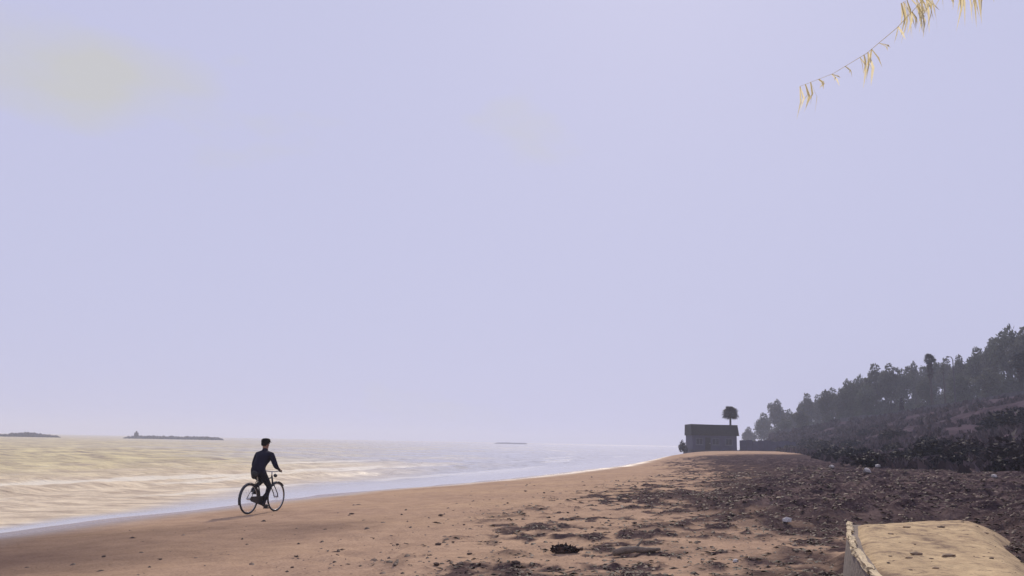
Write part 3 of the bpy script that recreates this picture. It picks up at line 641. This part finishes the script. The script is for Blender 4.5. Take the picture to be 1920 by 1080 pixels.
mb.tube([d * .45 + Vector((0, 0, .05)), d * .55 + Vector((.02, .08, .12)), d * .6 + Vector((.03, .13, .16))], [.02, .014, .006], 6); mb.build('branch', M['wood'], dw, True)
tag(dw, 'grey driftwood branch lying among the debris near the bottom edge', 'driftwood')

def scatter(n, seed, ymin, ymax, dens):
    rg = np.random.default_rng(seed); yy = ymin * (ymax / ymin) ** rg.random(n); xx = (-0.62 + 1.3 * rg.random(n)) * yy
    k = rg.random(n) < dens(xx, yy); return xx[k], yy[k], rg
def outside_slab(x, y): return ~((x > 2.2 + (y - 5.2) * .28) & (x < 3.2 + (y - 5.2) * .43) & (y > 4.5) & (y < 11))
# pebbles and fragments in the debris belt
xx, yy, rg = scatter(34000, 21, 6.5, 46, lambda x, y: (weed_mask(x, y) * .8 + .03 + .10 * sstep(7, 12, shore_s(x, y))) * (shore_s(x, y) > 3) * (outside_slab(x, y)) * (x < np.interp(y, FTY, FTX) + 3))
n = len(xx); zz = ground_z(xx, yy)
ico = bmesh.new(); bmesh.ops.create_icosphere(ico, subdivisions=1, radius=1); IV = np.array([v.co[:] for v in ico.verts]); IFc = np.array([[v.index for v in f.verts] for f in ico.faces]); ico.free()
OV = np.array([(1, 0, 0), (0, 1, 0), (-1, 0, 0), (0, -1, 0), (.1, .1, 1.0), (.45, -.4, .75), (-.4, .45, .7)]); OF = np.array([(0, 1, 4), (1, 6, 4), (1, 2, 6), (2, 3, 4), (2, 4, 6), (3, 5, 4), (3, 0, 5), (0, 4, 5)])
r_ = (0.008 + 0.030 * rg.random(n) ** 3) * (.8 + yy / 30); a = rg.random(n) * 6.28; sc = np.stack([r_ * rg.uniform(.8, 1.7, n), r_ * rg.uniform(.6, 1.1, n), r_ * rg.uniform(.35, .8, n)], 1)
Q = OV[None] * rg.uniform(.75, 1.2, (n, len(OV), 1)) * sc[:, None]; Q = np.stack([Q[..., 0] * np.cos(a)[:, None] - Q[..., 1] * np.sin(a)[:, None] + xx[:, None], Q[..., 0] * np.sin(a)[:, None] + Q[..., 1] * np.cos(a)[:, None] + yy[:, None], Q[..., 2] + zz[:, None] - .004], 2)
F = (OF[None] + (np.arange(n) * len(OV))[:, None, None]).reshape(-1, 3)
M['pebble'] = mat_leaf('pebble', (0.03, 0.022, 0.023), (0.17, 0.122, 0.10), 0.0)
tag(link('pebbles', np_mesh('pebbles', Q.reshape(-1, 3), F, M['pebble'])), 'pebbles and fragments strewn through the debris belt', 'pebbles', kind='stuff')
# strands of dried seaweed
xx, yy, rg = scatter(60000, 22, 6.5, 46, lambda x, y: (weed_mask(x, y) ** 1.3) * outside_slab(x, y) * (x < np.interp(y, FTY, FTX) + 2))
n = len(xx); zz = ground_z(xx, yy); l = (0.03 + .09 * rg.random(n) ** 2) * (.8 + yy / 30); a = rg.random(n) * 6.28; wv = l * rg.uniform(.10, .28, n); lift = l * rg.uniform(.02, .22, n)
dx, dy = np.cos(a), np.sin(a)
A = np.stack([xx, yy, zz - .005], 1); B = np.stack([xx + dx * l * .5 - dy * wv, yy + dy * l * .5 + dx * wv, zz + lift], 1); Cc = np.stack([xx + dx * l, yy + dy * l, zz + lift * .4], 1); D_ = np.stack([xx + dx * l * .5 + dy * wv, yy + dy * l * .5 - dx * wv, zz + lift * .9], 1)
tag(link('seaweed_litter', np_mesh('seaweed_litter', np.stack([A, B, Cc, D_], 1).reshape(-1, 3), np.arange(4 * n).reshape(n, 4), M['seaweed'])), 'dried brown seaweed litter covering the upper beach', 'seaweed', kind='stuff')

# ------------------------------------------------------------------ bicycle and rider
BX, BY, HD = -5.75, 21.2, R(90 - 20)
bz = gz(BX, BY) + .004
bike = empty('bicycle', (BX, BY, bz), HD)
RH, FH, BB = Vector((-.47, 0, .345)), Vector((.59, 0, .345)), Vector((-.02, 0, .28))
ST, SB_, HT, HB = Vector((-.18, 0, .80)), Vector((-.20, 0, .86)), Vector((.37, 0, .84)), Vector((.43, 0, .62))
fr = MB()
fr.tube([BB, ST], .017, 8); fr.tube([HB, BB + Vector((0, 0, .03))], .019, 8); fr.tube([HT - Vector((0, 0, .04)), ST - Vector((-.02, 0, .12))], .016, 8); fr.tube([HT, HB], .021, 8)
for sg in (-1, 1): fr.tube([BB + Vector((-.03, sg * .04, 0)), RH + Vector((0, sg * .06, 0))], .010, 6); fr.tube([ST + Vector((0, sg * .015, -.05)), RH + Vector((0, sg * .06, 0))], .009, 6)
fr.build('frame', M['black'], bike, True)
fk = MB()
for sg in (-1, 1): fk.tube([HB + Vector((0, sg * .03, 0)), HB + Vector((.04, sg * .055, -.08)), FH + Vector((-.03, sg * .055, .08)), FH + Vector((0, sg * .055, 0))], .012, 6)
fk.tube([HB + Vector((0, -.05, .0)), HB + Vector((0, .05, 0))], .018, 6); fk.build('fork', M['black'], bike, True)
def circ(r, n=40): return [(r * math.cos(2 * math.pi * i / n), 0, r * math.sin(2 * math.pi * i / n)) for i in range(n)]
tyre = MB().tube(circ(.325), .020, 8, True).mesh('tyre', M['rubber'], True); rimm = MB().tube(circ(.302), .009, 6, True).mesh('rim', M['steel'], True)
hubm = MB().tube([(0, -.05, 0), (0, .05, 0)], .02, 8).mesh('hub', M['steel'])
spm = MB()
for i in range(28): a = 2 * math.pi * i / 28; spm.tube([(.018 * math.cos(a + .8), (.03 if i % 2 else -.03), .018 * math.sin(a + .8)), (.30 * math.cos(a), 0, .30 * math.sin(a))], .0012, 3, cap=False)
spm = spm.mesh('spokes', M['steel'])
for h in (RH, FH):
    wh = link('wheel', tyre, bike, h); link('rim', rimm, wh); link('hub', hubm, wh); link('spokes', spm, wh)
for h, a0, a1 in ((RH, 5, 200), (FH, 40, 190)):
    mb = MB(); n_ = 16
    for i in range(n_):
        b0, b1 = R(a0 + (a1 - a0) * i / n_), R(a0 + (a1 - a0) * (i + 1) / n_)
        P4 = [(r__ * math.cos(b), yv_, r__ * math.sin(b)) for b in (b0, b1) for yv_, r__ in ((-.03, .355), (0, .366), (.03, .355))]
        mb.add(P4, [(0, 1, 4, 3), (1, 2, 5, 4)])
    mb.build('mudguard', M['black'], bike, True, h)
MB().tube([ST - Vector((0, 0, .1)), SB_], .013, 8).build('seat_post', M['steel'], bike)
sd_ = MB(); sd_.tube([(-.36, 0, .875), (-.33, 0, .89), (-.24, 0, .89), (-.14, 0, .885), (-.06, 0, .88)], [.05, .085, .07, .035, .018], 10); s_o = sd_.build('saddle', M['rubber'], bike, True)
HZ, HX = .95, .38
hb = MB(); hb.tube([HT - Vector((0, 0, .02)), (.365, 0, .93)], .014, 8); hb.tube([(HX - .10, -.29, HZ), (HX - .02, -.20, HZ + .005), (.37, -.07, .935), (.37, .07, .935), (HX - .02, .20, HZ + .005), (HX - .10, .29, HZ)], .012, 8); hbo = hb.build('handlebar', M['steel'], bike, True)
for sg in (-1, 1):
    MB().tube([(HX - .03, sg * .21, HZ + .004), (HX - .10, sg * .292, HZ)], .017, 8).build('grip', M['rubber'], hbo)
    MB().tube([(HX + .02, sg * .17, HZ), (HX + .05, sg * .20, HZ - .02), (HX + .0, sg * .27, HZ - .03)], .006, 5).build('brake_lever', M['steel'], hbo)
MB().tube([(.46, 0, .84), (.50, 0, .84), (.53, 0, .84)], [.02, .045, .045], 10).build('headlamp', M['black'], bike, True)
ca = R(-70)                                                            # right crank points down and a little forward
PR = BB + Vector((.17 * math.cos(ca), -.08, .17 * math.sin(ca))); PL = BB + Vector((-.17 * math.cos(ca), .08, -.17 * math.sin(ca)))
ck = MB().tube([BB + Vector((0, -.08, 0)), PR], .011, 6).tube([BB + Vector((0, .08, 0)), PL], .011, 6).tube([BB + Vector((0, -.08, 0)), BB + Vector((0, .08, 0))], .018, 8)
ck.tube([Vector((BB.x + .09 * math.cos(b), -.055, BB.z + .09 * math.sin(b))) for b in [2 * math.pi * i / 24 for i in range(24)]], .005, 5, True); cko = ck.build('crank', M['steel'], bike)
for P_, sg in ((PR, -1), (PL, 1)): MB().box(P_.x - .05, min(P_.y, P_.y + sg * .10), P_.z - .013, P_.x + .05, max(P_.y, P_.y + sg * .10), P_.z + .013).build('pedal', M['rubber'], cko)
cg = MB(); pts = [(BB.x + .11 * math.cos(R(b)), BB.z + .11 * math.sin(R(b))) for b in range(-90, 91, 20)] + [(RH.x, RH.z + .055), (RH.x - .05, RH.z), (RH.x, RH.z - .055)]
k_ = len(pts); cg.add([(x, -.062, z) for x, z in pts] + [(x, -.072, z) for x, z in pts], [tuple(range(k_))[::-1], tuple(range(k_, 2 * k_))] + [(i, (i + 1) % k_, k_ + (i + 1) % k_, k_ + i) for i in range(k_)]); cg.build('chain_guard', M['black'], bike)
tag(bike, 'black city bicycle being ridden along the water line', 'bicycle')

# rider: joints in the bicycle's frame (x forward, y left)
def knee(hip, ank, l1, l2, bend):
    d = ank - hip; L_ = min(d.length, l1 + l2 - .002); a = (l1 * l1 - l2 * l2 + L_ * L_) / (2 * L_); h = math.sqrt(max(l1 * l1 - a * a, 0)); u_ = d.normalized(); b = (bend - u_ * bend.dot(u_)).normalized()
    return hip + u_ * a + b * h
J = {}; E_ = []; RAD = {}
def jn(n, p, r, par=None, ry=None):
    J[n] = Vector(p); RAD[n] = (r, ry or r)
    if par: E_.append((par, n))
jn('pelvis', (-.20, 0, .955), .14, None, .165); jn('belly', (-.14, 0, 1.08), .145, 'pelvis', .18); jn('chest', (-.045, 0, 1.225), .15, 'belly', .195); jn('upper', (.02, 0, 1.335), .11, 'chest', .155)
jn('neck', (.035, 0, 1.42), .058, 'upper'); jn('jaw', (.045, 0, 1.50), .072, 'neck', .068); jn('head', (.045, 0, 1.585), .098, 'jaw', .083); jn('crown', (.035, 0, 1.655), .062, 'head', .055)
for sg, n in ((-1, 'r'), (1, 'l')):
    sh = Vector((.025, sg * .195, 1.33)); hand = Vector((HX - .075, sg * .255, HZ + .028)); jn(n + 'sh', sh, .078, 'upper')
    el = knee(sh, hand, .29, .27, Vector((-.5, sg * .6, -.8))); jn(n + 'el', el, .060, n + 'sh'); jn(n + 'wr', sh.lerp(el, 0) * 0 + hand + (el - hand).normalized() * .085, .030, n + 'el'); jn(n + 'ha', hand, .026, n + 'wr', .036)
    hp = Vector((-.165, sg * .10, .915)); ped = PR if sg < 0 else PL; an = Vector((ped.x - .10, sg * .125, ped.z + .105)); kn = knee(hp, an, .42, .41, Vector((1, sg * .08, .3)))
    jn(n + 'hp', hp, .10, 'pelvis'); jn(n + 'th', hp.lerp(kn, .5),   .09, n + 'hp'); jn(n + 'kn', kn, .068, n + 'th'); jn(n + 'ca', kn.lerp(an, .4), .055, n + 'kn'); jn(n + 'an', an, .040, n + 'ca')
    jn(n + 'he', an + Vector((-.02, 0, -.05)), .036, n + 'an'); jn(n + 'to', Vector((ped.x + .08, sg * .13, ped.z + .045)), .033, n + 'he', .042)
names = list(J); me = bpy.data.meshes.new('person'); me.from_pydata([J[n] for n in names], [(names.index(a), names.index(b)) for a, b in E_], [])
tmp = bpy.data.objects.new('person_tmp', me); COL.objects.link(tmp); md = tmp.modifiers.new('skin', 'SKIN'); md.use_smooth_shade = True; tmp.modifiers.new('sub', 'SUBSURF').levels = 2
if not me.skin_vertices: me.attributes.new('x', 'FLOAT', 'POINT')
for i, n in enumerate(names): me.skin_vertices[0].data[i].radius = RAD[n]; me.skin_vertices[0].data[i].use_root = (n == 'pelvis')
dg = bpy.context.evaluated_depsgraph_get(); dg.update(); bm_ = bpy.data.meshes.new_from_object(tmp.evaluated_get(dg)); bpy.data.objects.remove(tmp)
bm_.materials.clear()
for m_ in ('jacket', 'trouser', 'skin', 'shoe', 'hair'): bm_.materials.append(M[m_])
def seg_mat(c):
    best, bn = 9, None
    for n in names:
        d = (J[n] - c).length / max(RAD[n])
        if d < best: best, bn = d, n
    if bn in ('neck', 'jaw', 'head', 'crown'): return 2
    if bn[1:] == 'ha': return 2
    if bn[1:] in ('he', 'to'): return 3
    if bn[1:] == 'hp' and c.z > .93: return 0
    if bn in ('belly', 'chest', 'upper') or bn[1:] in ('sh', 'el', 'wr'): return 0
    if bn == 'pelvis': return 0 if c.z > .84 else 1
    return 1
for f in bm_.polygons: f.material_index = seg_mat(f.center); f.use_smooth = True
bb_ = bmesh.new(); bb_.from_mesh(bm_)
ex = MB()                                                             # fingers, thumbs, ears, nose, eyes, mouth
for sg, n in ((-1, 'r'), (1, 'l')):
    h = J[n + 'ha']; gdir = Vector((-.07, sg * .082, 0)).normalized(); fwd = Vector((sg * gdir.y, -sg * gdir.x, 0)).normalized()
    if fwd.x < 0: fwd = -fwd
    for q, ln_ in enumerate((.9, 1.0, .95, .78)):
        b0 = h + gdir * (-.030 + .020 * q) + fwd * .018; ex.tube([b0, b0 + fwd * .028 * ln_ + Vector((0, 0, -.004)), b0 + fwd * .034 * ln_ + Vector((0, 0, -.030)), b0 + fwd * .012 * ln_ + Vector((0, 0, -.048 * ln_))], [.0095, .009, .0085, .007], 6, mi=2)
    t0 = h - gdir * .028 - fwd * .008; ex.tube([t0, t0 - gdir * .02 + Vector((0, 0, -.018)), t0 - gdir * .012 + fwd * .02 + Vector((0, 0, -.04))], [.011, .010, .008], 6, mi=2)
    ex.blob((.045, sg * .083, 1.56), (.02, .010, .032), 3, .05, 1, 2); ex.blob((.137, sg * .031, 1.585), (.010, .014, .008), 3, 0, 1, 4)
ex.tube([(.138, 0, 1.585), (.157, 0, 1.555), (.135, 0, 1.545)], [.008, .015, .012], 6, mi=2); ex.tube([(.118, -.024, 1.512), (.127, 0, 1.51), (.118, .024, 1.512)], .006, 5, mi=3)
em = ex.mesh('x', [M[m_] for m_ in ('jacket', 'trouser', 'skin', 'shoe', 'hair')], True); bb_.from_mesh(em); bm2 = bpy.data.meshes.new('person'); bb_.to_mesh(bm2); bb_.free()
for m_ in ('jacket', 'trouser', 'skin', 'shoe', 'hair'): bm2.materials.append(M[m_])
person = link('person', bm2); person.location = (BX, BY, bz); person.rotation_euler[2] = HD
tag(person, 'person in a dark navy jacket and dark cap riding the bicycle away', 'person')
hr = MB(); bmh = bmesh.new(); bmesh.ops.create_uvsphere(bmh, u_segments=18, v_segments=12, radius=1); vs_ = []; 
for v in bmh.verts:
    q = v.co; vs_.append((.036 + q.x * .112, q.y * .097, 1.592 + q.z * .108))
bmh.verts.index_update(); fs_ = [tuple(v.index for v in f.verts) for f in bmh.faces if f.calc_center_median().z > .05 + .45 * max(0, f.calc_center_median().x) - .75 * max(0, -f.calc_center_median().x)]; bmh.free()
hr.add(vs_, fs_); hr.build('hair', M['hair'], person, True)
cp = MB(); ring = [(.04 + .118 * math.cos(2 * math.pi * i / 24), .103 * math.sin(2 * math.pi * i / 24)) for i in range(24)]
lev = [(1.0, 1.622), (1.0, 1.65), (.92, 1.685), (.65, 1.708), (.2, 1.716)]
vv = [(.04 + (x - .04) * k__, y * k__, z) for k__, z in lev for x, y in ring]; ff = [(j * 24 + i, j * 24 + (i + 1) % 24, (j + 1) * 24 + (i + 1) % 24, (j + 1) * 24 + i) for j in range(4) for i in range(24)] + [tuple(range(96, 120))]
cp.add(vv, ff); cp.add([(.12, -.075, 1.628), (.21, -.045, 1.618), (.225, 0, 1.617), (.21, .045, 1.618), (.12, .075, 1.628), (.12, -.075, 1.638), (.21, -.045, 1.626), (.225, 0, 1.625), (.21, .045, 1.626), (.12, .075, 1.638)], [(4, 3, 2, 1, 0), (5, 6, 7, 8, 9), (0, 1, 6, 5), (1, 2, 7, 6), (2, 3, 8, 7), (3, 4, 9, 8)])
cp.build('cap', M['hair'], person, True)

# ------------------------------------------------------------------ the palm whose frond tips hang into the top right corner
PX, PY = 8.6, 9.6; pbz = gz(PX, PY); crown = at(2080, -330, 9.6); crown.x = PX
pr = empty('feather_palm', (PX, PY, pbz)); H = crown.z - pbz
mb = MB(); mb.tube([(.25 * math.sin(i / 10 * 1.5) - .25, 0, -.3 + (H + .3) * i / 10) for i in range(11)], [.26 - .08 * i / 10 + (.02 if i % 2 else 0) for i in range(11)], 12); mb.build('trunk', M['bark'], pr, True)
FM = [frond_mesh(3.6, 1.0, 26, .030, .75, M['straw'], 400 + q) for q in range(3)]
for q in range(15):
    if q in (5, 6, 7, 8, 9): continue
    o = link('frond', FM[q % 3], pr, (0, 0, H)); o.rotation_euler = (0, R(-20 + 24 * ((q * 5) % 4) - 10), R(24 * q))
# two fronds reach left into the picture: rachis above the frame, leaflets hanging from it
def hanging_frond(path, leafs, seed):
    rn = random.Random(seed); mb = MB(); P = [Vector(p) - Vector((PX, PY, pbz)) for p in path]; n_ = len(P); mb.tube(P, [.006 * (1 - .8 * i / (n_ - 1)) for i in range(n_)], 6)
    for t, l in leafs:
        f = t * (n_ - 1); i = min(int(f), n_ - 2); p = P[i].lerp(P[i + 1], f - i)
        for q in range(3):
            ll = l * rn.uniform(.55, 1.0); e = p + Vector((rn.uniform(-.05, .09), rn.uniform(-.12, .12), -ll)); m_ = p.lerp(e, .45) + Vector((rn.uniform(.0, .05), 0, 0)); a = rn.uniform(0, 3.14); wv = Vector((math.cos(a), math.sin(a), 0)) * rn.uniform(.006, .014)
            mb.add([p - wv * .6, p + wv * .6, m_ + wv, e, m_ - wv], [(0, 1, 2, 4), (4, 2, 3)])
    mb.build('frond', M['straw'], pr)
c_ = (PX, PY, pbz + H)
def pt(px, py, Y): v = at(px, py, Y); return (v.x, v.y, v.z)
hanging_frond([c_, pt(2060, -250, 9.4), pt(1960, -150, 9.2), pt(1885, -80, 9.0), pt(1810, -35, 8.9), pt(1725, -12, 8.8), pt(1690, 6, 8.7)],
              [(.60, .5), (.62, .56), (.64, .62), (.655, .66), (.67, .60), (.685, .55), (.70, .50), (.715, .42), (.74, .36), (.77, .34), (.80, .52), (.815, .50), (.83, .46), (.85, .3), (.88, .34), (.92, .34), (.95, .42), (.965, .50), (.98, .46), (1.0, .40)], 1)
hanging_frond([c_, pt(2010, -300, 9.0), pt(1890, -190, 8.7), pt(1800, -85, 8.5), pt(1735, -5, 8.3), pt(1682, 52, 8.1), pt(1625, 100, 8.0), pt(1562, 138, 7.9), pt(1500, 162, 7.8)],
              [(.50, .2), (.52, .3), (.535, .34), (.56, .2), (.62, .16), (.70, .14), (.73, .28), (.745, .34), (.76, .34), (.775, .24), (.83, .12), (.88, .14), (.93, .18), (.96, .28), (.98, .32), (1.0, .34)], 2)
tag(pr, 'palm with sunlit yellow frond tips hanging into the top right corner', 'palm tree')

# ------------------------------------------------------------------ sea haze
hz = MB().box(-6300, -90, -4, 6300, 6300, 34).build('haze', [])
m = bpy.data.materials.new('haze'); m.use_nodes = True; t = m.node_tree; t.nodes.remove(t.nodes['Principled BSDF'])
pv = t.nodes.new('ShaderNodeVolumePrincipled'); pv.inputs['Density'].default_value = 0.00085; pv.inputs['Color'].default_value = (0.80, 0.84, 1.0, 1); pv.inputs['Anisotropy'].default_value = 0.1
t.links.new(pv.outputs['Volume'], t.nodes['Material Output'].inputs['Volume']); hz.data.materials.append(m)
tag(hz, 'pale even sea haze over the bay', 'haze', kind='stuff')
